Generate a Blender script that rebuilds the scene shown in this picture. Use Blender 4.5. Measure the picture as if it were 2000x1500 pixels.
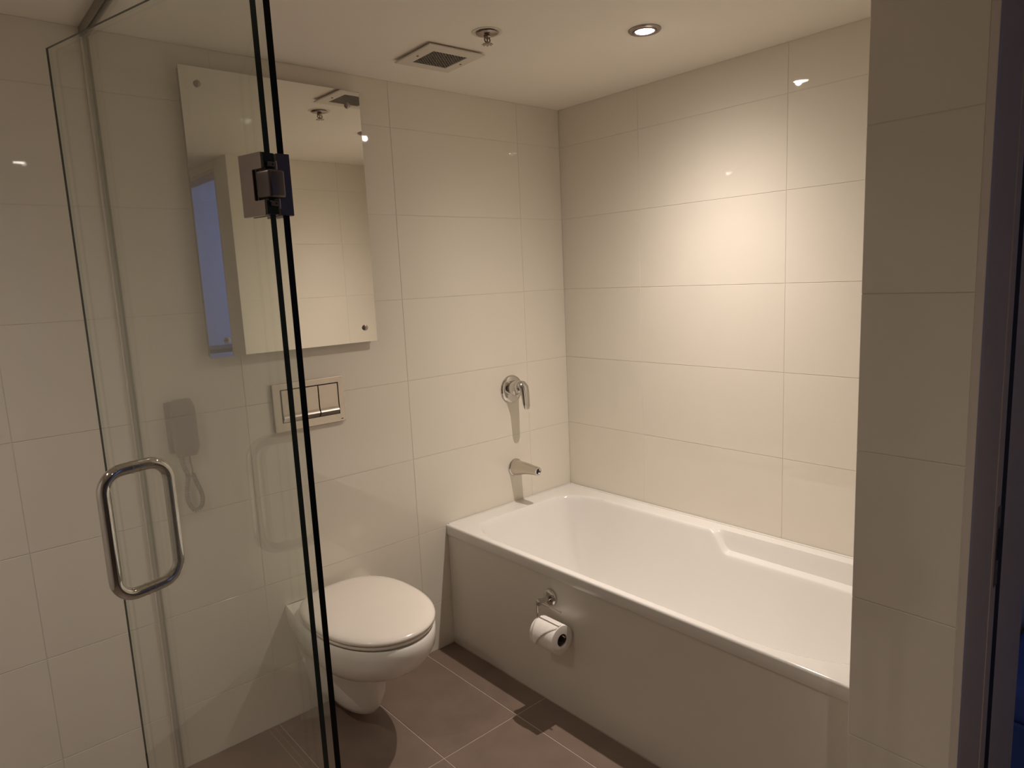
import bpy, bmesh, math, random
from mathutils import Vector, Matrix
random.seed(4)
for o in list(bpy.data.objects): bpy.data.objects.remove(o, do_unlink=True)
scene = bpy.context.scene
COL = scene.collection
PI = math.pi

# ------------------------------------------------------------------ camera
YAW, PITCH, ROLL = math.radians(-41.0048), math.radians(-8.7917), math.radians(-2.6803)
CAM = Vector((-2.2017, -2.1510, 1.4506))
fwd = Vector((-math.sin(YAW)*math.cos(PITCH), math.cos(YAW)*math.cos(PITCH), math.sin(PITCH)))
rgt = Vector((math.cos(YAW), math.sin(YAW), 0)); upv = rgt.cross(fwd)
r2 = math.cos(ROLL)*rgt + math.sin(ROLL)*upv
u2 = -math.sin(ROLL)*rgt + math.cos(ROLL)*upv
cd = bpy.data.cameras.new('camera'); cam = bpy.data.objects.new('camera', cd); COL.objects.link(cam)
cd.sensor_fit = 'HORIZONTAL'; cd.sensor_width = 36; cd.lens = 36*1339.06/2000; cd.clip_start = .02
cam.matrix_world = Matrix(((r2.x, u2.x, -fwd.x, CAM.x), (r2.y, u2.y, -fwd.y, CAM.y), (r2.z, u2.z, -fwd.z, CAM.z), (0, 0, 0, 1)))
scene.camera = cam

# ------------------------------------------------------------------ world, exposure
w = bpy.data.worlds.new('world'); scene.world = w; w.use_nodes = True
w.node_tree.nodes['Background'].inputs[0].default_value = (.02, .03, .06, 1)
w.node_tree.nodes['Background'].inputs[1].default_value = .1
vs = scene.view_settings
vs.view_transform = 'Standard'; vs.look = 'None'; vs.gamma = 1; vs.use_curve_mapping = False
vs.exposure = 0.0
try:
    cy = scene.cycles
    cy.max_bounces = 16; cy.diffuse_bounces = 7; cy.glossy_bounces = 8
    cy.transparent_max_bounces = 40; cy.transmission_bounces = 8
except Exception: pass

LAMP_BATH_W, LAMP_ROOM_W, LAMP_SHOWER_W = 104.0, 40.0, 56.0
BEAM_BATH, BEAM_ROOM, BEAM_SHOWER = 26.0, 21.0, 25.0    # half width of each beam, degrees       # ceiling downlights
WARM = (1.0, .878, .785)
BEDROOM_W = 46.0                            # dusk light at the bedroom window
al = bpy.data.lights.new('bedroom_window_light', 'AREA'); al.energy = BEDROOM_W; al.color = (.20, .34, 1.0)
al.shape = 'RECTANGLE'; al.size = 1.5; al.size_y = 1.3
alo = bpy.data.objects.new('bedroom_window_light', al); COL.objects.link(alo)
alo.location = (2.93, -4.4, 1.45); alo.rotation_euler = (0, math.radians(90), 0)

# ------------------------------------------------------------------ constants from the room
ZC, ZCEIL, ZF, ZR = .4907, 2.1462, -.003, .4985
BW = .7117                     # bath width
YP, XP, YN = -1.6136, -.8617, -1.81      # nib wall: far side, end face, near side
XS = -1.757                    # fixed shower screen plane
XL, YB = -2.95, -3.6           # left and rear walls

# ------------------------------------------------------------------ materials
def mat(name, col, rough=.5, metal=0, spec=.5, emit=None, es=0, noise=0, nscale=8, bump=0, bscale=300, coat=0):
    m = bpy.data.materials.new(name); m.use_nodes = True
    nt = m.node_tree; b = nt.nodes['Principled BSDF']
    b.inputs['Base Color'].default_value = (*col, 1); b.inputs['Roughness'].default_value = rough
    b.inputs['Metallic'].default_value = metal; b.inputs['Specular IOR Level'].default_value = spec
    if coat: b.inputs['Coat Weight'].default_value = coat; b.inputs['Coat Roughness'].default_value = .05
    if emit: b.inputs['Emission Color'].default_value = (*emit, 1); b.inputs['Emission Strength'].default_value = es
    if noise or bump:
        tc = nt.nodes.new('ShaderNodeTexCoord')
    if noise:
        n = nt.nodes.new('ShaderNodeTexNoise'); n.inputs['Scale'].default_value = nscale; n.inputs['Detail'].default_value = 6
        r = nt.nodes.new('ShaderNodeValToRGB')
        r.color_ramp.elements[0].position = .3; r.color_ramp.elements[1].position = .7
        r.color_ramp.elements[0].color = (*[c*(1-noise) for c in col], 1)
        r.color_ramp.elements[1].color = (*[min(1, c*(1+noise)) for c in col], 1)
        nt.links.new(tc.outputs['Object'], n.inputs['Vector']); nt.links.new(n.outputs['Fac'], r.inputs['Fac'])
        nt.links.new(r.outputs['Color'], b.inputs['Base Color'])
    if bump:
        n2 = nt.nodes.new('ShaderNodeTexNoise'); n2.inputs['Scale'].default_value = bscale
        bp = nt.nodes.new('ShaderNodeBump'); bp.inputs['Strength'].default_value = bump; bp.inputs['Distance'].default_value = .002
        nt.links.new(tc.outputs['Object'], n2.inputs['Vector']); nt.links.new(n2.outputs['Fac'], bp.inputs['Height'])
        nt.links.new(bp.outputs['Normal'], b.inputs['Normal'])
    return m

M = {}
M['tile'] = mat('glazed_wall_tile', (.78, .735, .645), .026, spec=.5, noise=.012, nscale=3)
M['grout'] = mat('wall_grout', (.72, .68, .61), .9, noise=.02)
M['floor_tile'] = mat('taupe_floor_tile', (.20, .145, .115), .42, noise=.10, nscale=9, bump=.05, bscale=500)
M['floor_grout'] = mat('floor_grout', (.55, .46, .38), .9, noise=.05)
M['ceiling'] = mat('ceiling_paint', (.88, .83, .75), .8, noise=.01, nscale=4)
M['paint'] = mat('wall_paint', (.74, .70, .64), .6, noise=.01)
M['acrylic'] = mat('bath_acrylic', (.80, .78, .75), .12, noise=.005, coat=.3)
M['apron'] = mat('bath_panel_acrylic', (.72, .68, .62), .22, noise=.01)
M['ceramic'] = mat('toilet_ceramic', (.88, .84, .79), .07, noise=.005)
M['seat'] = mat('toilet_seat_plastic', (.88, .82, .75), .16, noise=.005)
M['chrome'] = mat('chrome', (.62, .60, .58), .05, 1, noise=.01)
M['satin'] = mat('satin_chrome', (.62, .57, .52), .22, 1, noise=.02, nscale=40)
M['nickel'] = mat('brushed_nickel', (.36, .31, .29), .30, 1, noise=.03, nscale=60)
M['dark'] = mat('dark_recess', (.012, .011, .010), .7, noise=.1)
M['edge'] = mat('green_glass_edge', (.006, .016, .012), .15, noise=.05)
M['edge2'] = mat('dark_glass_edge', (.006, .006, .005), .35, spec=.15, noise=.05)
M['channel'] = mat('grey_aluminium_channel', (.32, .29, .26), .45, .6, noise=.02)
M['silver'] = mat('mirror_silver', (.90, .89, .85), .004, 1)
M['mirror_edge'] = mat('mirror_edge', (.55, .50, .42), .15, .5, noise=.02)
M['backing'] = mat('mirror_backing', (.16, .14, .12), .7, noise=.05)
M['phone'] = mat('grey_phone_plastic', (.21, .185, .175), .3, noise=.02)
M['phone_dark'] = mat('dark_grey_phone_plastic', (.13, .115, .11), .4, noise=.02)
M['paper'] = mat('toilet_paper', (.86, .82, .78), .9, noise=.02, nscale=60, bump=.3, bscale=400)
M['core'] = mat('cardboard_core', (.10, .07, .06), .9, noise=.1)
M['vent'] = mat('vent_frame_white', (.70, .65, .57), .5, noise=.01)
M['vent_mesh'] = mat('vent_mesh', (.22, .19, .165), .5, noise=.05)
M['jamb'] = mat('door_frame_paint', (.66, .53, .38), .45, noise=.02)
M['trim'] = mat('tile_edge_trim', (.64, .58, .53), .4, noise=.02)
M['taupe'] = mat('taupe_wall_paint', (.22, .19, .165), .6, noise=.01)
M['hinge_dark'] = mat('dark_satin_metal', (.13, .11, .105), .38, 1, noise=.03, nscale=60)
M['steel'] = mat('strike_steel', (.30, .25, .21), .35, 1, noise=.05)
M['bed'] = mat('blue_upholstery', (.10, .19, .62), .9, noise=.03)
M['carpet'] = mat('bedroom_carpet', (.16, .15, .15), .95, noise=.1, nscale=60)
M['wood'] = mat('dark_wood', (.05, .038, .032), .5, noise=.15, nscale=12)
M['lamp'] = mat('lit_lamp_lens', (1, 1, 1), .3, emit=(1, .93, .82), es=30)
M['brass'] = mat('sprinkler_metal', (.34, .29, .25), .25, 1, noise=.05)
M['bulb'] = mat('sprinkler_bulb', (.30, .20, .16), .1, noise=.02)
M['ink'] = mat('printed_mark', (.03, .03, .03), .6)

def glass_mat(name, tint):
    m = bpy.data.materials.new(name); m.use_nodes = True; nt = m.node_tree
    for n in list(nt.nodes):
        if n.type != 'OUTPUT_MATERIAL': nt.nodes.remove(n)
    out = [n for n in nt.nodes if n.type == 'OUTPUT_MATERIAL'][0]
    lw = nt.nodes.new('ShaderNodeLayerWeight'); lw.inputs['Blend'].default_value = .5
    pw = nt.nodes.new('ShaderNodeMath'); pw.operation = 'POWER'; pw.inputs[1].default_value = 5
    ma = nt.nodes.new('ShaderNodeMath'); ma.operation = 'MULTIPLY_ADD'; ma.inputs[1].default_value = .958; ma.inputs[2].default_value = .042
    tr = nt.nodes.new('ShaderNodeBsdfTransparent'); tr.inputs[0].default_value = (*tint, 1)
    gl = nt.nodes.new('ShaderNodeBsdfGlossy'); gl.inputs['Roughness'].default_value = .0; gl.inputs[0].default_value = (1, 1, 1, 1)
    mx = nt.nodes.new('ShaderNodeMixShader')
    nt.links.new(lw.outputs['Facing'], pw.inputs[0]); nt.links.new(pw.outputs[0], ma.inputs[0])
    nt.links.new(ma.outputs[0], mx.inputs[0]); nt.links.new(tr.outputs[0], mx.inputs[1]); nt.links.new(gl.outputs[0], mx.inputs[2])
    nt.links.new(mx.outputs[0], out.inputs['Surface'])
    return m
M['glass'] = glass_mat('clear_shower_glass', (.965, .975, .962))
M['soft_edge'] = glass_mat('polished_glass_edge', (.86, .91, .87))

# ------------------------------------------------------------------ helpers
def from_data(name, verts, faces, m, parent=None, smooth=False):
    me = bpy.data.meshes.new(name); me.from_pydata([tuple(v) for v in verts], [], faces); me.update()
    return link(name, me, m, parent, smooth)
def link(name, me, m, parent=None, smooth=False, loc=None):
    if isinstance(m, str): m = M[m]
    if m and not me.materials: me.materials.append(m)
    if smooth:
        for p in me.polygons: p.use_smooth = True
    o = bpy.data.objects.new(name, me); COL.objects.link(o)
    if loc is not None: o.location = loc
    if parent is not None:
        o.parent = parent
        if loc is None: o.matrix_parent_inverse = world_of(parent).inverted()
    return o
def world_of(o):
    mw = Matrix.LocRotScale(o.location, o.rotation_euler, o.scale)
    if o.parent: mw = world_of(o.parent) @ o.matrix_parent_inverse @ mw
    return mw
def root(name, loc, label, cat, group=None):
    o = bpy.data.objects.new(name, None); COL.objects.link(o); o.location = loc; o.empty_display_size = .05
    o['label'] = label; o['category'] = cat
    if group: o['group'] = group
    return o
def struct(o, label=None):
    o['kind'] = 'structure'
    if label: o['label'] = label
    return o
def bm_obj(name, bm, m, parent=None, smooth=False):
    bmesh.ops.recalc_face_normals(bm, faces=bm.faces)
    me = bpy.data.meshes.new(name); bm.to_mesh(me); bm.free()
    return link(name, me, m, parent, smooth)
def box_bm(x0, x1, y0, y1, z0, z1, bev=0, seg=2, bm=None):
    nb = bmesh.new()
    bmesh.ops.create_cube(nb, size=1)
    for v in nb.verts:
        v.co = Vector(((x0+x1)/2+v.co.x*(x1-x0), (y0+y1)/2+v.co.y*(y1-y0), (z0+z1)/2+v.co.z*(z1-z0)))
    if bev: bmesh.ops.bevel(nb, geom=list(nb.edges), offset=bev, segments=seg, affect='EDGES', profile=.5)
    if bm is None: return nb
    tmp = bpy.data.meshes.new('t'); nb.to_mesh(tmp); nb.free(); bm.from_mesh(tmp); bpy.data.meshes.remove(tmp)
    return bm
def box(name, x0, x1, y0, y1, z0, z1, m, parent=None, bev=0, seg=2):
    return bm_obj(name, box_bm(x0, x1, y0, y1, z0, z1, bev, seg), m, parent)
def lathe(name, prof, m, parent, origin, axis, seg=40, smooth=True, caps=True):
    """prof: list of (radius, distance along axis)"""
    ax = Vector(axis).normalized(); a = ax.orthogonal().normalized(); b = ax.cross(a); og = Vector(origin)
    vs_, fs = [], []
    for r, d in prof:
        for k in range(seg):
            t = 2*PI*k/seg; vs_.append(og+ax*d+(a*math.cos(t)+b*math.sin(t))*r)
    for i in range(len(prof)-1):
        for k in range(seg):
            k2 = (k+1) % seg; fs.append((i*seg+k, i*seg+k2, (i+1)*seg+k2, (i+1)*seg+k))
    if caps:
        fs.append(tuple(range(seg-1, -1, -1))); fs.append(tuple((len(prof)-1)*seg+k for k in range(seg)))
    o = from_data(name, vs_, fs, m, parent, False)
    bm = bmesh.new(); bm.from_mesh(o.data); bmesh.ops.recalc_face_normals(bm, faces=bm.faces); bm.to_mesh(o.data); bm.free()
    if smooth: smooth_by_angle(o)
    return o
def smooth_by_angle(o, ang=40):
    me = o.data
    for p in me.polygons: p.use_smooth = True
    bm = bmesh.new(); bm.from_mesh(me)
    for e in bm.edges:
        if len(e.link_faces) == 2 and e.calc_face_angle(0) > math.radians(ang): e.smooth = False
    bm.to_mesh(me); bm.free()
def tube(name, pts, r, m, parent, seg=12, closed=False, caps=True, flat=None, nrm=None):
    """sweep; r number or list; flat list of second-axis radii"""
    pts = [Vector(p) for p in pts]; n = len(pts)
    rs = r if isinstance(r, (list, tuple)) else [r]*n
    fl = flat if flat else rs
    tans = []
    for i in range(n):
        if closed: t = pts[(i+1) % n]-pts[i-1]
        else: t = pts[min(i+1, n-1)]-pts[max(i-1, 0)]
        tans.append(t.normalized())
    a = Vector(nrm) if nrm else tans[0].orthogonal()
    vs_, fs = [], []
    for i in range(n):
        t = tans[i]; a = (a-t*a.dot(t)).normalized(); b = t.cross(a)
        for k in range(seg):
            q = 2*PI*k/seg; vs_.append(pts[i]+a*math.cos(q)*rs[i]+b*math.sin(q)*fl[i])
    m_ = n if closed else n-1
    for i in range(m_):
        j = (i+1) % n
        for k in range(seg):
            k2 = (k+1) % seg; fs.append((i*seg+k, i*seg+k2, j*seg+k2, j*seg+k))
    if caps and not closed:
        fs.append(tuple(range(seg-1, -1, -1))); fs.append(tuple((n-1)*seg+k for k in range(seg)))
    o = from_data(name, vs_, fs, m, parent)
    bm = bmesh.new(); bm.from_mesh(o.data); bmesh.ops.recalc_face_normals(bm, faces=bm.faces); bm.to_mesh(o.data); bm.free()
    smooth_by_angle(o, 50)
    return o
def arc(c, r, a0, a1, u, v_, n=8):
    c, u, v_ = Vector(c), Vector(u), Vector(v_)
    return [c+u*r*math.cos(a0+(a1-a0)*i/n)+v_*r*math.sin(a0+(a1-a0)*i/n) for i in range(n+1)]

# tiles: chamfered slabs, mesh shared between alike sizes
_tiles = {}
def tile_mesh(w_, h_, m, t=.004, ch=.0005):
    k = (round(w_, 4), round(h_, 4), m)
    if k in _tiles: return _tiles[k]
    a, b = w_/2, h_/2
    vs_ = [(-a, -b, -t), (a, -b, -t), (a, b, -t), (-a, b, -t), (-a, -b, -ch), (a, -b, -ch), (a, b, -ch), (-a, b, -ch),
           (-a+ch, -b+ch, 0), (a-ch, -b+ch, 0), (a-ch, b-ch, 0), (-a+ch, b-ch, 0)]
    fs = [(3, 2, 1, 0), (8, 9, 10, 11)]
    for i in range(4):
        j = (i+1) % 4; fs += [(i, j, 4+j, 4+i), (4+i, 4+j, 8+j, 8+i)]
    me = bpy.data.meshes.new('tile'); me.from_pydata(vs_, [], fs); me.update(); me.materials.append(M[m]); _tiles[k] = me
    return me
def tile_field(parent, us, vs_, place, rot, m='tile', gap=.0018):
    for i in range(len(us)-1):
        for j in range(len(vs_)-1):
            w_, h_ = abs(us[i+1]-us[i])-gap, abs(vs_[j+1]-vs_[j])-gap
            if w_ < .008 or h_ < .008: continue
            o = bpy.data.objects.new('tile', tile_mesh(w_, h_, m)); COL.objects.link(o)
            o.location = place((us[i]+us[i+1])/2, (vs_[j]+vs_[j+1])/2); o.rotation_euler = rot; o.parent = parent
ROWS = [ZF, ZC-.3, ZC, ZC+.3, ZC+.6, ZC+.9, ZC+1.2, ZC+1.5, ZCEIL]
T = .0012

# ------------------------------------------------------------------ the setting
floor = struct(box('floor', XL, XP-.002, YB, 0, ZF-.1, ZF-.0012, 'floor_grout'))
fx = [XP-.002]+[-.843-.3*k-(.0) for k in range(1, 7)]+[XL]
fx = [XP-.002, -1.143, -1.443, -1.743, -2.043, -2.343, -2.643, XL]
fy = [0, -.533, -1.133, -1.733, -2.333, -2.933, -3.533, YB]
fxx = [-BW+.004, -.843, -1.143, -1.443, -1.743, -2.043, -2.343, -2.643, XL]
floor_b = struct(box('floor_strip', XP-.002, -.40, YP-.02, 0, ZF-.1, ZF-.0012, 'floor_grout'))
tile_field(floor, fxx, fy[:3]+[YP], lambda u, v: (u, v, ZF), (0, 0, 0), 'floor_tile', .003)
tile_field(floor, [XP-.002]+fxx[2:], [YP]+fy[3:], lambda u, v: (u, v, ZF), (0, 0, 0), 'floor_tile', .003)

wall_back = struct(box('wall_back', XL-.1, .1, T, .12, ZF-.1, ZCEIL+.1, 'grout'))
tile_field(wall_back, [0, -.242, -.842, -1.442, -2.042, -2.642, XL], ROWS, lambda u, v: (u, 0, v), (PI/2, 0, 0))
wall_bath = struct(box('wall_right', T, .12, YP-.004, T, ZF-.1, ZCEIL+.1, 'grout'))
tile_field(wall_bath, [0, -.4242, -1.0242, YP], ROWS[2:], lambda u, v: (0, u, v), (PI/2, 0, -PI/2))

nib_bm = box_bm(XP+T, -.45, YN+.012, YP-T, ZF-.1, 2.5)
box_bm(-.46, .12, YP-.05, YP-T, ZF-.1, ZCEIL+.1, bm=nib_bm)
wall_nib = struct(bm_obj('wall_nib', nib_bm, 'grout'))
tile_field(wall_nib, [YP, YN+.013], ROWS, lambda u, v: (XP, u, v), (PI/2, 0, -PI/2))
tile_field(wall_nib, [0, -.242, XP], ROWS[2:], lambda u, v: (u, YP, v), (PI/2, 0, PI))
struct(box('trim_1', XP-.0012, XP+.010, YN, YN+.0122, ZF, ZCEIL, 'trim', None, .001))

ceiling = struct(bm_obj('ceiling', box_bm(-.76, .12, YN+.012, .12, ZCEIL, ZCEIL+.1, bm=box_bm(XL-.1, -.76, YB-.1, .12, ZCEIL, ZCEIL+.1)), 'ceiling'))
wall_left = struct(box('wall_left', XL-.1, XL, YB-.1, .1, ZF-.1, ZCEIL+.1, 'paint'))
wall_rear = struct(box('wall_rear', XL-.1, -.76, YB-.1, YB, ZF-.1, ZCEIL+.1, 'taupe'))
wall_door = struct(bm_obj('wall_door', box_bm(XP, -.76, YB, -3.45, ZF-.1, 2.5, bm=box_bm(XP, -.76, -3.45, YN+.012, 2.105, 2.5)), 'paint'))

# door frame in the doorway: two jamb strips with a slot between
jb = box_bm(XP+.010, -.685, YN, YN+.013, ZF, 2.09, .001)
struct_door = struct(bm_obj('door_1', jb, 'jamb'))
box('jamb_ridge', -.72, -.685, YN-.0015, YN+.002, ZF, 2.09, 'jamb', struct_door, .0015)
box('jamb', -.648, -.45, YN+.0005, YN+.013, ZF, 2.09, 'jamb', struct_door, .0015)
box('slot_shade_strip', -.6845, -.6485, YN-.0002, YN+.0125, ZF, 2.09, 'dark', struct_door, .0005)  # flush black strip standing in for the shade inside the open slot
sp = box('strike_plate', -.706, -.6855, YN-.0028, YN-.0013, .82, .98, 'steel', struct_door, .0005)
box('strike_hole', -.698, -.676, YN-.0042, YN-.001, .872, .935, 'dark', sp, .001)
box('door_head', XP+.01, -.762, -3.45, YN, 2.092, 2.1048, 'jamb', struct_door, .001)
box('jamb', XP+.01, -.762, -3.4495, -3.437, ZF, 2.092, 'jamb', struct_door, .001)

# the bedroom beyond the doorway
BX1, BY0, BZ = 3.0, -5.6, 2.4
struct(box('floor_bedroom', XP-.0, BX1, BY0, YP, ZF-.12, ZF-.001, 'carpet'))
struct(box('ceiling_bedroom', -.76, BX1, BY0, YP, BZ, BZ+.1, 'ceiling'))
struct(box('wall_bedroom_end', -.9, BX1+.1, BY0-.1, BY0, ZF, BZ+.1, 'paint'))
wb = box_bm(BX1, BX1+.1, BY0, -5.2, ZF, BZ+.1)
box_bm(BX1, BX1+.1, -3.6, YP, ZF, BZ+.1, bm=wb); box_bm(BX1, BX1+.1, -5.2, -3.6, ZF, .75, bm=wb); box_bm(BX1, BX1+.1, -5.2, -3.6, 2.15, BZ+.1, bm=wb)
struct(bm_obj('wall_bedroom_window', wb, 'paint'))
struct(box('wall_added_light_block', .62, .72, -4.15, YP-.05, ZF, BZ, 'paint'))  # added unseen wall that keeps the window light off the jamb
struct(box('wall_bedroom_near', .12, BX1+.1, YP-.05, YP+.05, ZF, BZ+.1, 'paint'))
struct(box('wall_bedroom_bath', -.86, -.76, BY0, YB, ZF, BZ+.1, 'paint'))
wf = box_bm(BX1+.03, BX1+.07, -5.2, -5.14, .75, 2.15)
for a, b, c, d in [(-3.66, -3.6, .75, 2.15), (-5.14, -3.66, .75, .81), (-5.14, -3.66, 2.09, 2.15), (-4.43, -4.37, .81, 2.09)]:
    box_bm(BX1+.03, BX1+.07, a, b, c, d, bm=wf)
struct(bm_obj('window_1', wf, 'vent'))

# ------------------------------------------------------------------ bathtub
bath = root('bathtub', (-BW/2, YP/2, ZF), 'white built-in bathtub with low armrest ledge against the tiled wall', 'bathtub')
def sst(a, b, x):
    t = max(0, min(1, (x-a)/(b-a))); return t*t*(3-2*t)
def smin(a, b, k=.012):
    h = max(0, min(1, .5+.5*(b-a)/k)); return b*(1-h)+a*h-k*h*(1-h)
X0, X1, Y0, Y1 = -.688, -.080, -1.565, -.085
def tub_z(x, y):
    wxl, wxr = .17, .15
    tx = min(1, (x-X0)/wxl) if x-X0 < X1-x else min(1, (X1-x)/wxr)
    wy = .22 if (Y1-y) < (y-Y0) else .36
    ty = min(1, (Y1-y)/wy) if (Y1-y) < (y-Y0) else min(1, (y-Y0)/wy)
    p = 2.4
    t = 1-((max(0, 1-tx))**p+(max(0, 1-ty))**p)**(1/p)
    z = ZR
    if t > 0:
        te = t*t/(t+.07)*1.07
        z = ZR-.37*(1-(1-min(1, te))**2.1)
    m = sst(-.052, -.068, x)*sst(-.79, -.87, y)*sst(-1.585, -1.545, y)*sst(-.22, -.17, x)
    zn = ZR-.066*m-.006*sst(-.068, -.11, x)*m
    return smin(z, zn, .014) if m > .01 else z
def lerp_list(a, b, n): return [a+(b-a)*i/n for i in range(n+1)]
xs = lerp_list(-.703, -.62, 22)+lerp_list(-.62, -.2, 30)[1:]+lerp_list(-.2, -.03, 46)[1:]+[-.015, -.002]
ys = lerp_list(-.0005, -.2, 26)+lerp_list(-.2, -.76, 40)[1:]+lerp_list(-.76, -.9, 22)[1:]+lerp_list(-.9, -1.35, 34)[1:]+lerp_list(-1.35, YP+.0005, 34)[1:]
LIP = .042
pre = [(-BW+.012, ZR-LIP), (-BW+.002, ZR-LIP), (-BW, ZR-LIP+.002), (-BW, ZR-.007), (-BW+.0012, ZR-.0030), (-BW+.0035, ZR-.0008), (-.7055, ZR)]
verts, faces = [], []
nx = len(pre)+len(xs)
for y in ys:
    for x, z in pre: verts.append((x, y, z))
    for x in xs: verts.append((x, y, tub_z(x, y)))
for j in range(len(ys)-1):
    for i in range(nx-1):
        faces.append((j*nx+i, (j+1)*nx+i, (j+1)*nx+i+1, j*nx+i+1))
sh = from_data('basin', verts, faces, 'acrylic', bath, True)
smooth_by_angle(sh, 50)
box('apron_panel', -BW+.005, -BW+.02, YP+.002, -.001, ZF, ZR-LIP+.004, 'apron', bath, .001)
# sealant bead where rim meets the tiles
tube('sealant_bead', [(-.005, YP+.006, ZR+.0005), (-.005, -.005, ZR+.0005), (-BW+.01, -.005, ZR+.0005)], .004, 'acrylic', bath, 8)
# waste and overflow
lathe('drain', [(.034, 0), (.034, .003), (.028, .005), (.010, .005)], 'chrome', bath, (-.36, -.42, tub_z(-.36, -.42)), (0, 0, 1))

# ------------------------------------------------------------------ bath mixer and spout
MX, MZ = -.337, .990
mx = root('bath_mixer', (MX, 0, MZ), 'round chrome lever mixer on the tiled wall above the bath spout', 'tap')
lathe('wall_plate', [(.0585, 0), (.0585, .003), (.056, .006), (.046, .0085), (.034, .010)], 'chrome', mx, (MX, -.0005, MZ), (0, -1, 0), 56)
lathe('body', [(.033, .008), (.033, .040), (.031, .046), (.026, .049)], 'chrome', mx, (MX, -.0005, MZ+.004), (0, -1, 0), 40)
lathe('cap', [(.027, .048), (.028, .060), (.026, .068), (.018, .075), (.006, .078)], 'chrome', mx, (MX, -.0005, MZ+.005), (0, -1, 0.12), 36)
lp = [(MX, -.052, MZ+.018), (MX, -.068, MZ+.022), (MX+.001, -.078, MZ+.012), (MX+.001, -.084, MZ-.012), (MX+.001, -.088, MZ-.042), (MX+.001, -.091, MZ-.066), (MX+.001, -.092, MZ-.077)]
tube('lever', lp, [.022, .0245, .0235, .0215, .0195, .0180, .012], 'chrome', mx, 20, flat=[.012, .017, .016, .013, .010, .008, .005], nrm=(1, 0, 0))

SX, SZ = -.336, .650
so = root('bath_spout', (SX, 0, SZ), 'tapered chrome spout sticking out of the wall over the bath', 'tap')
lathe('wall_flange', [(.038, 0), (.038, .003), (.0365, .006), (.033, .008)], 'chrome', so, (SX, -.0005, SZ), (0, -1, 0), 44)
tube('spout', [(SX, -.006, SZ), (SX, -.012, SZ), (SX, -.03, SZ+.002), (SX, -.055, SZ+.0055), (SX, -.085, SZ+.0075), (SX, -.115, SZ+.0075), (SX, -.138, SZ+.0075)],
     [.0335, .033, .0305, .0268, .0232, .0200, .0184], 'satin', so, 36, nrm=(1, 0, 0))
lathe('outlet_ring', [(.0085, -.001), (.0180, -.001), (.0188, .003), (.0178, .007), (.0120, .0075), (.0085, .003)], 'chrome', so, (SX, -.138, SZ+.0075), (0, -1, -.03), 32, caps=False)
lathe('aerator', [(.0115, 0), (.0115, .003), (.004, .004)], 'dark', so, (SX, -.138, SZ+.0075), (0, -1, -.03), 24)

# ------------------------------------------------------------------ toilet
TX = -1.222
toi = root('toilet', (TX, -.01, ZF), 'white wall-hung toilet with closed lid beside the bath', 'toilet')
def outline(wb, wm, yf, ym, n=44, yb=0.0, pw=2.0):
    """closed plan outline: back half width wb at yb, max half width wm at ym, front yf"""
    pts = []
    for i in range(n+1):
        t = i/n
        if t < .38:
            q = t/.38; y = yb+(ym-yb)*q; x = wb+(wm-wb)*math.sin(q*PI/2)
        else:
            q = (t-.38)/.62*PI/2; y = ym+(yf-ym)*math.sin(q)**(2/pw); x = wm*math.cos(q)**(2/pw)
        pts.append((x, y))
    full = [(TX+x, y) for x, y in pts]+[(TX-x, y) for x, y in reversed(pts[:-1])]
    return full
lev = [(.400, .150, .174, -.520, -.26), (.404, .158, .182, -.528, -.26), (.398, .161, .1865, -.5335, -.26), (.375, .162, .1870, -.5335, -.26), (.345, .158, .184, -.528, -.26),
       (.31, .151, .174, -.505, -.26), (.28, .143, .157, -.466, -.25), (.255, .136, .135, -.418, -.23), (.235, .130, .114, -.364, -.20), (.220, .126, .100, -.318, -.17),
       (.200, .121, .094, -.296, -.15), (.160, .113, .090, -.288, -.14), (.115, .104, .084, -.280, -.13), (.080, .096, .076, -.270, -.12), (.055, .088, .064, -.252, -.11), (.042, .078, .046, -.225, -.10)]
vv, ff = [], []
for z, wb_, wm, yf, ym in lev: vv += [(x, y, z) for x, y in outline(wb_, wm, yf, ym)]
n1 = len(outline(.1, .1, -.4, -.2))
for i in range(len(lev)-1):
    for k in range(n1):
        k2 = (k+1) % n1; ff.append((i*n1+k, i*n1+k2, (i+1)*n1+k2, (i+1)*n1+k))
ff.append(tuple(range(n1))); ff.append(tuple((len(lev)-1)*n1+k for k in range(n1)))
pan = from_data('bowl', vv, ff, 'ceramic', toi, True)
bm = bmesh.new(); bm.from_mesh(pan.data); bmesh.ops.recalc_face_normals(bm, faces=bm.faces); bm.to_mesh(pan.data); bm.free()
smooth_by_angle(pan, 60)
def egg(a, yf, yb, ym, n=64, bp=2.6):
    pts = []
    for i in range(n):
        t = 2*PI*i/n; c, s = math.cos(t), math.sin(t)
        if s >= 0: y = ym+(yb-ym)*abs(s)**(2/bp); x = a*(abs(c)**(2/bp))*(1 if c >= 0 else -1)
        else: y = ym+(yf-ym)*abs(s)**(2/2.1); x = a*(abs(c)**(2/2.1))*(1 if c >= 0 else -1)
        pts.append((TX+x, y))
    return pts
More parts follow.
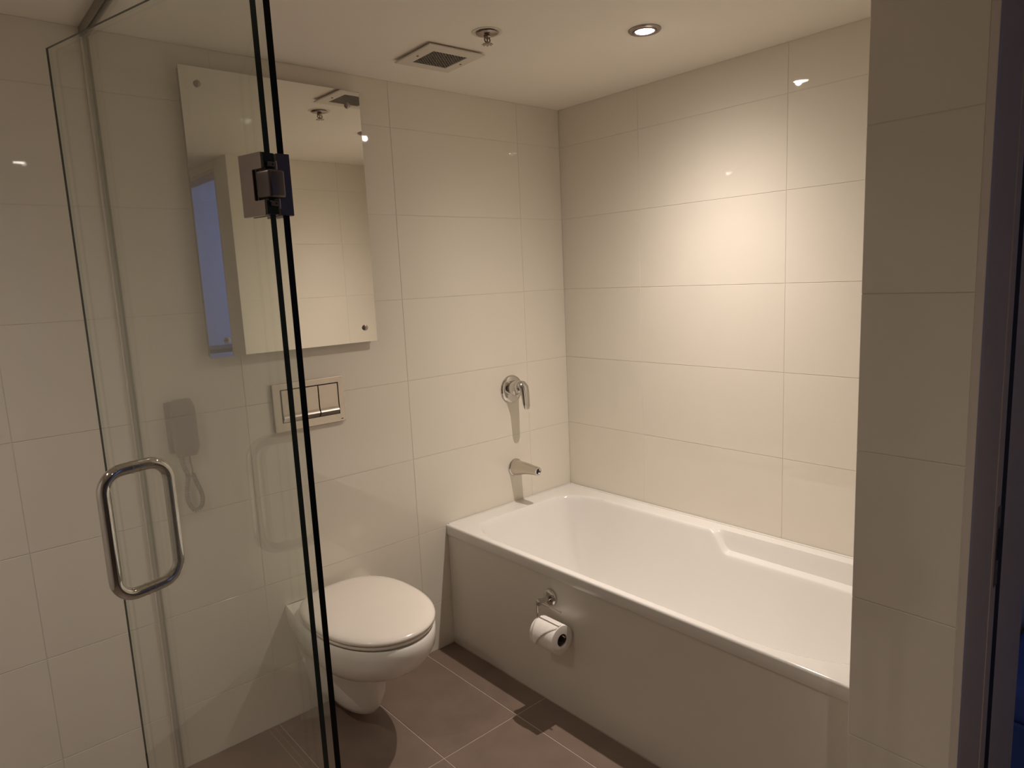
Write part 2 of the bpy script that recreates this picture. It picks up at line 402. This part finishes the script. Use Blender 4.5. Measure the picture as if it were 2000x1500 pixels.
def stack(name, levels, m, parent, **kw):
    vv, ff = [], []; n = 64
    for z, a, yf, yb in levels: vv += [(x, y, z) for x, y in egg(a, yf, yb, -.27, n, **kw)]
    for i in range(len(levels)-1):
        for k in range(n):
            k2 = (k+1) % n; ff.append((i*n+k, i*n+k2, (i+1)*n+k2, (i+1)*n+k))
    ff.append(tuple(range(n-1, -1, -1))); ff.append(tuple((len(levels)-1)*n+k for k in range(n)))
    o = from_data(name, vv, ff, m, parent)
    bm = bmesh.new(); bm.from_mesh(o.data); bmesh.ops.recalc_face_normals(bm, faces=bm.faces); bm.to_mesh(o.data); bm.free()
    smooth_by_angle(o, 60); return o
stack('seat', [(.406, .168, -.512, -.060), (.408, .178, -.522, -.052), (.413, .1815, -.526, -.048), (.418, .180, -.525, -.050), (.4195, .174, -.518, -.056)], 'seat', toi)
stack('lid', [(.422, .174, -.518, -.05), (.4225, .1815, -.5265, -.034), (.426, .185, -.5295, -.028), (.431, .1845, -.529, -.0285), (.4360, .180, -.524, -.034), (.4400, .169, -.511, -.046),
              (.4430, .147, -.483, -.070), (.4450, .10, -.43, -.125), (.4457, .04, -.33, -.215)], 'seat', toi)
for s in (-1, 1):
    lathe('hinge_cap', [(.014, 0), (.014, .016), (.012, .019)], 'seat', toi, (TX+s*.075, -.034, .402), (0, 0, 1), 20)
    lathe('fixing_cap', [(.009, 0), (.009, .003), (.006, .005)], 'ceramic', toi, (TX+s*.137, -.06, .22), (s, -.2, 0), 16)

# ------------------------------------------------------------------ flush plate
FX0, FX1, FZ0, FZ1 = -1.360, -1.110, .990, 1.148
fp = root('flush_plate', ((FX0+FX1)/2, 0, FZ0), 'satin chrome dual flush plate on the wall above the toilet', 'flush plate')
bmf = box_bm(FX0, FX1, -.012, -.0005, FZ0, FZ1, .002)
bm_obj('plate', bmf, 'satin', fp)
box('button_recess', -1.3340, -1.1290, -.0132, -.011, 1.018, 1.128, 'dark', fp, .001)
def button(x0, x1):
    # pressed profile: flat face that curls in at the lower edge
    pf = [(-.0125, 1.1255), (-.0150, 1.1245), (-.0158, 1.118), (-.0158, 1.052), (-.0170, 1.044), (-.021, 1.037), (-.0225, 1.034), (-.0215, 1.0315), (-.0165, 1.026), (-.0135, 1.0205), (-.0125, 1.0195)]
    v_ = [(x0, y, z) for y, z in pf]+[(x1, y, z) for y, z in pf]; n = len(pf)
    f_ = [(i, i+1, n+i+1, n+i) for i in range(n-1)]+[tuple(range(n)), tuple(range(2*n-1, n-1, -1))]
    o = from_data('flush_button', v_, f_, 'satin', fp)
    b_ = bmesh.new(); b_.from_mesh(o.data); bmesh.ops.recalc_face_normals(b_, faces=b_.faces); b_.to_mesh(o.data); b_.free(); smooth_by_angle(o, 35)
button(-1.3305, -1.2060); button(-1.2020, -1.1350)
box('maker_mark', -1.127, -1.119, -.0124, -.0119, .9985, 1.0015, 'ink', fp)

# ------------------------------------------------------------------ mirror
RX0, RX1, RZ0, RZ1, RY = -1.540, -.9735, 1.2555, 2.0840, -.030
mr = root('wall_mirror', ((RX0+RX1)/2, 0, RZ0), 'tall frameless wall mirror held by four screws above the toilet', 'mirror')
bmm = box_bm(RX0, RX1, RY, RY+.006, RZ0, RZ1)
o = bm_obj('mirror_glass', bmm, 'silver', mr); o.data.materials.append(M['mirror_edge'])
for p in o.data.polygons:
    if p.normal.y > -.9: p.material_index = 1
box('backing_board', RX0+.004, RX1-.004, RY+.006, -.0005, RZ0+.004, RZ1-.004, 'backing', mr)
for x, z in [(-1.492, 2.038), (-1.0195, 2.036), (-1.0185, 1.304), (-1.486, 1.304)]:
    lathe('mirror_screw', [(.010, 0), (.010, .003), (.0085, .006), (.005, .0075)], 'nickel', mr, (x, RY, z), (0, -1, 0), 24)

# ------------------------------------------------------------------ wall telephone beside the mirror
PX, PZ0, PZ1 = -1.633, .974, 1.145
ph = root('wall_telephone', (PX, 0, PZ0), 'small grey wall telephone with looped coiled cord behind the glass screen', 'telephone')
box('cradle', PX-.046, PX+.030, -.012, -.0005, PZ0+.012, PZ1-.006, 'phone_dark', ph, .005, 3)
hb = bmesh.new()
nl, ns = 15, 24
rings = []
for i in range(nl):
    t = i/(nl-1); z = PZ0+(PZ1-PZ0)*t
    e = min(1, math.sin(min(t, 1-t)*PI*2.6)) if min(t, 1-t) < .19 else 1
    wdt = (.0365-.003*t)*(.72+.28*max(0, e)); dp = (.026-.006*math.sin(t*PI))*(.55+.45*max(0, e))
    rings.append([hb.verts.new((PX+wdt*math.copysign(abs(math.cos(a))**.6, math.cos(a)), -.012-dp*.5-dp*.5*math.copysign(abs(math.sin(a))**.6, math.sin(a)), z)) for a in [2*PI*k/ns for k in range(ns)]])
for i in range(nl-1):
    for k in range(ns): hb.faces.new((rings[i][k], rings[i][(k+1) % ns], rings[i+1][(k+1) % ns], rings[i+1][k]))
hb.faces.new(rings[0]); hb.faces.new(rings[-1])
h_o = bm_obj('handset', hb, 'phone', ph, True); smooth_by_angle(h_o, 50)
cx, cz = PX-.001, PZ0
cp = [Vector((cx-.017, -.018, cz+.003)), Vector((cx-.013, -.018, cz-.03)), Vector((cx-.004, -.016, cz-.06)), Vector((cx-.010, -.016, cz-.095)), Vector((cx-.012, -.016, cz-.135)), Vector((cx+.004, -.016, cz-.168)),
      Vector((cx+.024, -.016, cz-.160)), Vector((cx+.029, -.016, cz-.128)), Vector((cx+.019, -.016, cz-.090)), Vector((cx+.010, -.014, cz-.058))]
def catmull(P, per=24):
    out = []
    for i in range(len(P)-1):
        p0, p1, p2, p3 = P[max(i-1, 0)], P[i], P[i+1], P[min(i+2, len(P)-1)]
        for k in range(per):
            t = k/per
            out.append(.5*((2*p1)+(-p0+p2)*t+(2*p0-5*p1+4*p2-p3)*t*t+(-p0+3*p1-3*p2+p3)*t**3))
    out.append(P[-1]); return out
cl = catmull(cp, 60)
co = []
L_ = 0
for i, p in enumerate(cl):
    if i: L_ += (cl[i]-cl[i-1]).length
    tg = (cl[min(i+1, len(cl)-1)]-cl[max(i-1, 0)]).normalized(); a = Vector((0, 1, 0)); b = tg.cross(a)
    q = L_/.0052*2*PI
    co.append(p+(a*math.cos(q)+b*math.sin(q))*.0055)
tube('coiled_cord', co, .0018, 'phone_dark', ph, 6)
tube('straight_cord', [(cx+.008, -.010, cz+.02), (cx+.008, -.012, cz-.02), (cx+.012, -.013, cz-.045), (cx+.010, -.014, cz-.060)], .002, 'phone_dark', ph, 8)

# ------------------------------------------------------------------ toilet roll holder on the bath panel
HY, HZ, HX = -.582, .388, -BW+.005
rh = root('toilet_roll_holder', (HX, HY, HZ), 'chrome toilet roll holder with wire arm on the bath panel', 'roll holder')
lathe('wall_rose', [(.029, 0), (.029, .004), (.027, .009), (.021, .012), (.012, .013)], 'chrome', rh, (HX, HY, HZ), (-1, 0, 0), 36)
lathe('post', [(.0085, .010), (.0085, .048), (.0115, .050), (.0115, .062), (.009, .064)], 'chrome', rh, (HX, HY, HZ), (-1, 0, 0), 28)
ax_ = HX-.056; RR = .0475; RZc = .292
WZ = RZc+.0150
yl, yr = -.571, -.694
wire = [(ax_, yr+.012, HZ)]+[(ax_, yl-.008, HZ)]+[tuple(p) for p in arc((ax_, yl-.008, HZ-.008), .008, PI/2, 0, (0, 1, 0), (0, 0, 1), 5)]
wire += [tuple(p) for p in arc((ax_, yl-.008, WZ+.008), .008, 0, -PI/2, (0, 1, 0), (0, 0, 1), 5)]+[(ax_, yr, WZ), (ax_, yr-.001, WZ+.001)]
tube('wire_arm', wire, .0029, 'chrome', rh, 10)
rl = root('toilet_roll', (ax_, (yl+yr)/2, RZc), 'white toilet paper roll with pointed folded end hanging on the holder', 'toilet roll')
ya, yb_ = -.578, -.682
lathe('paper', [(.0205, 0), (.044, 0), (RR, .001), (RR, .103), (.044, .104), (.0205, .104)], 'paper', rl, (ax_, ya, RZc), (0, -1, 0), 48, caps=False)
lathe('core', [(.0205, .0005), (.0205, .1035), (.0190, .1035), (.0190, .0005)], 'core', rl, (ax_, ya, RZc), (0, -1, 0), 40, caps=False)
fv, ffc = [], []
nr, nc = 16, 8
for i in range(nr+1):
    t = i/nr; ph_ = math.radians(95-t*(95+28)); rr = RR+.0012+.006*t**3
    y0 = ya-.003-.004*t; y1_ = (yb_+.004)*(1-t)+(y0-.012*(1-t)-.001)*t if t > .25 else yb_+.004+(.0)*t
    if t > .25:
        q = (t-.25)/.75; y1_ = (yb_+.004)*(1-q)+(y0-.0015)*q; y0 = y0-.018*q; y1_ = min(y1_-.018*q*q, y0-.001)
    for k in range(nc+1):
        y = y0+(y1_-y0)*k/nc
        fv.append((ax_-rr*math.cos(ph_), y, RZc+rr*math.sin(ph_)))
for i in range(nr):
    for k in range(nc):
        a = i*(nc+1)+k; ffc.append((a, a+1, a+nc+2, a+nc+1))
fo = from_data('folded_end', fv, ffc, 'paper', rl, True)
md = fo.modifiers.new('thickness', 'SOLIDIFY'); md.thickness = .0008

# ------------------------------------------------------------------ shower screen (fixed) and door
def pane(name, corners, thick_n, z0, z1, parent, mats, dark_face):
    """vertical glass slab; corners A,B (xy) centre line, normal thick_n, 10 mm"""
    A, B = Vector(corners[0]), Vector(corners[1]); n = Vector(thick_n)*.005
    P = [A-n, B-n, B+n, A+n]
    vs_ = [(p.x, p.y, z0) for p in P]+[(p.x, p.y, z1) for p in P]
    fs = [(0, 1, 5, 4), (1, 2, 6, 5), (2, 3, 7, 6), (3, 0, 4, 7), (3, 2, 1, 0), (4, 5, 6, 7)]
    o = from_data(name, vs_, fs, mats[0], parent)
    o.data.materials.append(M[mats[1]] if isinstance(mats[1], str) else mats[1])
    o.data.materials.append(M['soft_edge'])
    for i, p in enumerate(o.data.polygons): p.material_index = 0 if i in (0, 2) else 1 if i == dark_face else 2
    b_ = bmesh.new(); b_.from_mesh(o.data); bmesh.ops.recalc_face_normals(b_, faces=b_.faces); b_.to_mesh(o.data); b_.free()
    return o
YE = -1.145
sc = root('shower_screen', (XS, YE/2, ZF), 'fixed clear glass shower screen running out from the back wall', 'shower screen')
pane('glass_pane', [(XS, -.001), (XS, YE)], (1, 0), ZF+.004, ZCEIL-.004, sc, ('glass', 'edge2'), 1)
for nm, a in (('ceiling_channel', None),):
    for s in (-1, 1): box('ceiling_channel', XS+(.0055 if s > 0 else -.0095), XS+(.0095 if s > 0 else -.0055), YE+.0, -.001, ZCEIL-.024, ZCEIL-.0005, 'channel', sc, .0005)
for s in (-1, 1):
    box('wall_channel', XS+(.0052 if s > 0 else -.0095), XS+(.0105 if s > 0 else -.0052), -.006, -.0005, ZF+.001, ZCEIL-.025, 'edge2' if s > 0 else 'trim', sc, .0005)
    box('floor_channel', XS+(.0055 if s > 0 else -.0085), XS+(.0085 if s > 0 else -.0055), YE, -.015, ZF+.0005, ZF+.014, 'channel', sc, .0005)

TH = math.radians(15.3)
n_ = Vector((math.cos(TH), math.sin(TH))); dv = Vector((-math.sin(TH), math.cos(TH)))
H = Vector((-1.775, -1.150))-n_*.005
DW, DZ = .593, 1.910
def dp(s, off, z):
    p = H+dv*s+n_*off; return Vector((p.x, p.y, z))
dr = root('shower_door', (H.x, H.y, ZF), 'open frameless glass shower door with chrome loop handle', 'shower door')
pane('glass_pane', [tuple(H), tuple(H+dv*DW)], (n_.x, n_.y), ZF+.012, DZ, dr, ('glass', 'edge'), 3)
def strip(pts, nm='polished_edge'): return from_data(nm, pts, [(0, 1, 2, 3)], 'edge', dr)
for (sa, sb, oa, ob, za, zb) in [(DW-.0002, DW+.0004, -.005, -.0012, ZF+.012, DZ), (0, DW, -.005, -.0012, DZ-.0002, DZ+.0004)]:
    P8 = [dp(s_, o_, z_) for z_ in (za, zb) for s_, o_ in ((sa, oa), (sb, oa), (sb, ob), (sa, ob))]
    from_data('polished_edge', P8, [(3, 2, 1, 0), (4, 5, 6, 7), (0, 1, 5, 4), (1, 2, 6, 5), (2, 3, 7, 6), (3, 0, 4, 7)], 'edge', dr)
# loop handle
hs, hz0, hz1, ho, hr, cr_ = .487, .8715, 1.1215, .0640, .0118, .040
U, V = Vector((n_.x, n_.y, 0)), Vector((0, 0, 1))
def bow(sg):
    c = lambda off, z: dp(hs, off*sg, z)
    P = [c(.0055, hz1)]
    P += arc(c(ho-cr_, hz1-cr_), cr_, PI/2, 0, U*sg, V, 10)
    P += arc(c(ho-cr_, hz0+cr_), cr_, 0, -PI/2, U*sg, V, 10)
    P += [c(.0055, hz0)]
    return tube('handle', P, hr, 'chrome', dr, 20)
for z in (hz0, hz1): lathe('through_sleeve', [(hr, 0), (hr, .0116)], 'chrome', dr, dp(hs, -.0058, z), U, 20)
for s in (-1, 1):
    hnd = bow(s)
    for z in (hz0, hz1):
        lathe('washer', [(hr*.98, 0), (hr*1.08, .0005), (hr*1.08, .0025), (hr*.98, .003)], 'chrome', hnd, dp(hs, s*.0052, z), U*s, 24)
# hinge: clamp plates on both panes, knuckle between
def plate(parent, A, d_, off, z0, z1, w_, m, notch=None, th=.006, name='clamp_plate'):
    """slab along direction d_ from A, normal offset off; C-shape if notch=(zn0,zn1,depth)"""
    nn = Vector((d_.y, -d_.x)) if True else None
    if notch: pts = [(0, z0), (w_, z0), (w_, z1), (0, z1), (0, notch[1]), (notch[2], notch[1]), (notch[2], notch[0]), (0, notch[0])]
    else: pts = [(0, z0), (w_, z0), (w_, z1), (0, z1)]
    vs_ = []
    for k in (0, 1):
        o_ = off+(th if off > 0 else -th)*k
        for s, z in pts:
            p = A+d_*s+nn*o_; vs_.append((p.x, p.y, z))
    n = len(pts)
    fs = [tuple(range(n)), tuple(range(2*n-1, n-1, -1))]+[(i, (i+1) % n, n+(i+1) % n, n+i) for i in range(n)]
    o = from_data(name, vs_, fs, m, parent)
    b_ = bmesh.new(); b_.from_mesh(o.data); bmesh.ops.recalc_face_normals(b_, faces=b_.faces)
    bmesh.ops.bevel(b_, geom=[e for e in b_.edges if e.calc_face_angle(0) > .5], offset=.0006, segments=1, affect='EDGES'); b_.to_mesh(o.data); b_.free()
    return o
hz_0, hz_1 = 1.557, 1.646
hg = link('hinge', bpy.data.meshes.new('hinge'), None, dr)
kc = (H+Vector((XS, YE)))/2
kz0, kz1 = 1.581, 1.621
def dbox(s0, s1, o0, o1, z0, z1, bev=.001, seg=2):
    '''box in the door's own frame: s along the door, o across it'''
    b = box_bm(o0, o1, s0, s1, z0, z1, bev, seg)
    bmesh.ops.transform(b, matrix=Matrix.Translation((H.x, H.y, 0)) @ Matrix.Rotation(TH, 4, 'Z'), verts=b.verts)
    bmesh.ops.recalc_face_normals(b, faces=b.faces); return b
b_ = dbox(-.015, .0165, -.0115, .0165, kz0, kz1, .0045, 4); b_.to_mesh(hg.data); b_.free(); hg.data.materials.append(M['hinge_dark']); smooth_by_angle(hg, 35)
plate(hg, H+dv*.001, dv, -.0052, hz_0, hz_1, .052, 'nickel', (kz0-.002, kz1+.002, .022))
plate(hg, H+dv*.001, dv, .0052, hz_0, hz_1, .052, 'nickel', (kz0-.002, kz1+.002, .022), .004)
bm_obj('notch_lining', dbox(.0205, .0215, -.0050, .0050, kz0-.002, kz1+.002, 0), 'dark', hg)
e_ = Vector((XS, YE)); dY = Vector((0, 1))
plate(hg, e_-dY*.003, dY, -.0052, hz_0, hz_1, .052, 'hinge_dark', None, .004)
plate(hg, e_-dY*.003, dY, .0052, hz_0, hz_1, .052, 'nickel')
box('end_cap', XS-.0095, XS+.0102, YE-.0062, YE-.0026, hz_0+.0005, hz_1-.0005, 'hinge_dark', hg, .0006)
for z0_, z1_ in ((kz1+.003, hz_1-.001), (hz_0+.001, kz0-.003)):
    bm_obj('end_cap', dbox(-.0035, .0008, -.0108, .0088, z0_, z1_, .0006), 'edge', hg)
for z in (kz1+.004, kz0-.011):
    sb_ = bm_obj('stop_block', dbox(-.0075, -.003, -.006, .0085, z, z+.007, .0008), 'hinge_dark', hg)
    lathe('set_screw', [(.0016, 0), (.0016, .0006)], 'dark', hg, Vector((H.x, H.y, 0))+Vector((dv.x, dv.y, 0))*(-.0074)+Vector((n_.x, n_.y, 0))*.002+Vector((0, 0, z+.0035)), Vector((-dv.x, -dv.y, 0)), 12)
tube('pivot_pin', [(kc.x, kc.y-.0, kz0-.014), (kc.x, kc.y-.0, kz1+.014)], .0036, 'nickel', hg, 14)

# ------------------------------------------------------------------ ceiling fittings
def downlight(x, y, label, watts, size, tilt):
    d = root('downlight', (x, y, ZCEIL), label, 'downlight', 'ceiling downlights')
    lathe('trim_ring', [(.0475, 0), (.0475, .002), (.045, .0045), (.0355, .0050), (.034, .003), (.034, 0)], 'nickel', d, (x, y, ZCEIL-.0002), (0, 0, -1), 48, caps=False)
    ax = Vector(tilt)
    lathe('gimbal_ring', [(.0338, .001), (.0335, .0055), (.0300, .0065), (.0275, .0045), (.0262, .003)], 'nickel', d, (x, y, ZCEIL-.0005), ax, 44, caps=False)
    lathe('lamp_lens', [(.0265, .002), (.0262, .0045), (.022, .0062), (.012, .0072), (.003, .0075)], 'lamp', d, (x, y, ZCEIL-.0006), ax, 40)
    l = bpy.data.lights.new('downlight_beam', 'POINT'); l.energy = watts; l.color = WARM; l.shadow_soft_size = .011
    l.use_nodes = True; nt = l.node_tree; em = [n for n in nt.nodes if n.type == 'EMISSION'][0]
    tc = nt.nodes.new('ShaderNodeTexCoord'); sx = nt.nodes.new('ShaderNodeSeparateXYZ')
    def mth(op, a_=None, b_=None):
        n = nt.nodes.new('ShaderNodeMath'); n.operation = op
        for i, q in enumerate((a_, b_)):
            if q is None: continue
            if isinstance(q, (int, float)): n.inputs[i].default_value = q
            else: nt.links.new(q, n.inputs[i])
        return n.outputs[0]
    nt.links.new(tc.outputs['Normal'], sx.inputs[0])
    ang = mth('ARCCOSINE', mth('MINIMUM', mth('MAXIMUM', mth('MULTIPLY', sx.outputs['Z'], -1.0), -1.0), 1.0))
    g = mth('EXPONENT', mth('MULTIPLY', mth('MULTIPLY', ang, ang), -1/(2*math.radians(size)**2)))
    nt.links.new(g, em.inputs['Strength'])
    lo = bpy.data.objects.new('downlight_beam', l); COL.objects.link(lo); lo.parent = d; lo.location = (.018, 0, -.012)
    lo.rotation_euler = Vector((0, 0, -1)).rotation_difference(ax).to_euler()
    return d
downlight(-.478, -.830, 'lit recessed downlight in the ceiling over the bath', LAMP_BATH_W, BEAM_BATH, (0, 0, -1))
downlight(-1.67, -2.17, 'lit recessed downlight in the ceiling near the bathroom doorway', LAMP_ROOM_W, BEAM_ROOM, (0, 0, -1))
downlight(-2.476, -.746, 'lit recessed downlight in the ceiling of the shower', LAMP_SHOWER_W, BEAM_SHOWER, (0, 0, -1))

GX, GY, GA = -.842, -.314, math.radians(-2)
vt = root('ceiling_vent', (GX, GY, ZCEIL), 'square white ceiling exhaust vent with dark mesh centre', 'vent')
def gpt(u, v): return (GX+u*math.cos(GA)-v*math.sin(GA), GY+u*math.sin(GA)+v*math.cos(GA))
def ring(a0, za, a1, zb): return None
Zv = ZCEIL
prof = [(.090, Zv-.0005), (.102, Zv-.007), (.102, Zv-.010), (.099, Zv-.0115), (.0635, Zv-.0125), (.062, Zv-.011), (.062, Zv-.003)]
vs_, fs = [], []
for a, z in prof:
    for u, v in ((-a, -a), (a, -a), (a, a), (-a, a)): vs_.append((*gpt(u, v), z))
for i in range(len(prof)-1):
    for k in range(4): fs.append((i*4+k, i*4+(k+1) % 4, (i+1)*4+(k+1) % 4, (i+1)*4+k))
fr = from_data('vent_frame', vs_, fs, 'vent', vt)
b_ = bmesh.new(); b_.from_mesh(fr.data); bmesh.ops.recalc_face_normals(b_, faces=b_.faces); b_.to_mesh(fr.data); b_.free()
a = .0618
from_data('vent_backing', [(*gpt(u, v), Zv-.004) for u, v in ((-a, -a), (-a, a), (a, a), (a, -a))], [(0, 1, 2, 3)], 'dark', vt)
vs_, fs = [], []
def gbar(u0, v0, u1, v1, h):
    i = len(vs_); d = Vector((u1-u0, v1-v0)).normalized(); n = Vector((-d.y, d.x))*h
    for z in (Zv-.0105, Zv-.0085):
        for s, (u, v) in ((1, (u0, v0)), (1, (u1, v1)), (-1, (u1, v1)), (-1, (u0, v0))): vs_.append((*gpt(u+n.x*s, v+n.y*s), z))
    for f in ((0, 1, 2, 3), (7, 6, 5, 4), (0, 4, 5, 1), (2, 6, 7, 3)): fs.append(tuple(i+q for q in f))
nb_ = 11
for i in range(nb_+1):
    t = -a+2*a*i/nb_; gbar(t, -a, t, a, .0030); gbar(-a, t, a, t, .0030)
from_data('vent_mesh', vs_, fs, 'vent_mesh', vt)
for u, v in ((-.080, 0), (.080, 0)):
    p = gpt(u, v); lathe('vent_screw', [(.004, 0), (.004, .001), (.003, .0022)], 'brass', vt, (*p, Zv-.012), (0, 0, -1), 14)

KX, KY = -.851, -.560
sk = root('fire_sprinkler', (KX, KY, ZCEIL), 'small metal fire sprinkler hanging from the ceiling beside the vent', 'sprinkler')
lathe('ceiling_ring', [(.044, 0), (.044, .0012), (.040, .0018), (.034, .0012)], 'vent', sk, (KX, KY, ZCEIL-.0002), (0, 0, -1), 36, caps=False)
lathe('escutcheon', [(.031, .003), (.0315, .0045), (.030, .006), (.014, .010), (.009, .011)], 'brass', sk, (KX, KY, ZCEIL), (0, 0, -1), 36)
lathe('body', [(.010, .009), (.0105, .013), (.0085, .015), (.0085, .017)], 'brass', sk, (KX, KY, ZCEIL), (0, 0, -1), 20)
for s in (-1, 1):
    tube('frame_arm', [(KX+s*.0075, KY, ZCEIL-.016), (KX+s*.0105, KY, ZCEIL-.021), (KX+s*.008, KY, ZCEIL-.026), (KX+s*.001, KY, ZCEIL-.029)], .0022, 'brass', sk, 8)
tube('glass_bulb', [(KX, KY, ZCEIL-.016), (KX, KY, ZCEIL-.028)], .0022, 'bulb', sk, 10)
vs_, fs = [(KX, KY, ZCEIL-.0300)], []
nt_ = 32
for k in range(nt_):
    r_ = .0165 if k % 4 in (0, 1) else .0115
    vs_.append((KX+r_*math.cos(2*PI*k/nt_), KY+r_*math.sin(2*PI*k/nt_), ZCEIL-.0315-(.0015 if k % 4 in (0, 1) else 0)))
for k in range(nt_): fs.append((0, 1+k, 1+(k+1) % nt_))
df = from_data('deflector', vs_, fs, 'brass', sk); md = df.modifiers.new('thickness', 'SOLIDIFY'); md.thickness = .0015

# ------------------------------------------------------------------ bedroom furniture glimpsed past the door frame and in the mirror
be = root('low_ottoman', (.2, -1.98, ZF), 'low blue upholstered ottoman just beyond the door frame', 'ottoman')
box('cushion', -.12, .54, -2.30, -1.675, .20, .31, 'bed', be, .03, 4)
box('base', -.11, .53, -2.29, -1.685, .05, .205, 'bed', be, .01)
for x in (-.08, .50):
    for y in (-2.25, -1.72): box('leg', x-.02, x+.02, y-.02, y+.02, ZF-.001, .055, 'wood', be, .003)
dk = root('writing_desk', (.15, -5.05, ZF), 'dark desk against the far bedroom wall seen in the mirror', 'desk')
box('desk_top', -.44, .9, -5.29, -4.8, .86, .90, 'wood', dk, .004)
for x in (-.40, .84): box('side_panel', x-.02, x+.02, -5.27, -4.83, ZF-.001, .86, 'wood', dk, .003)
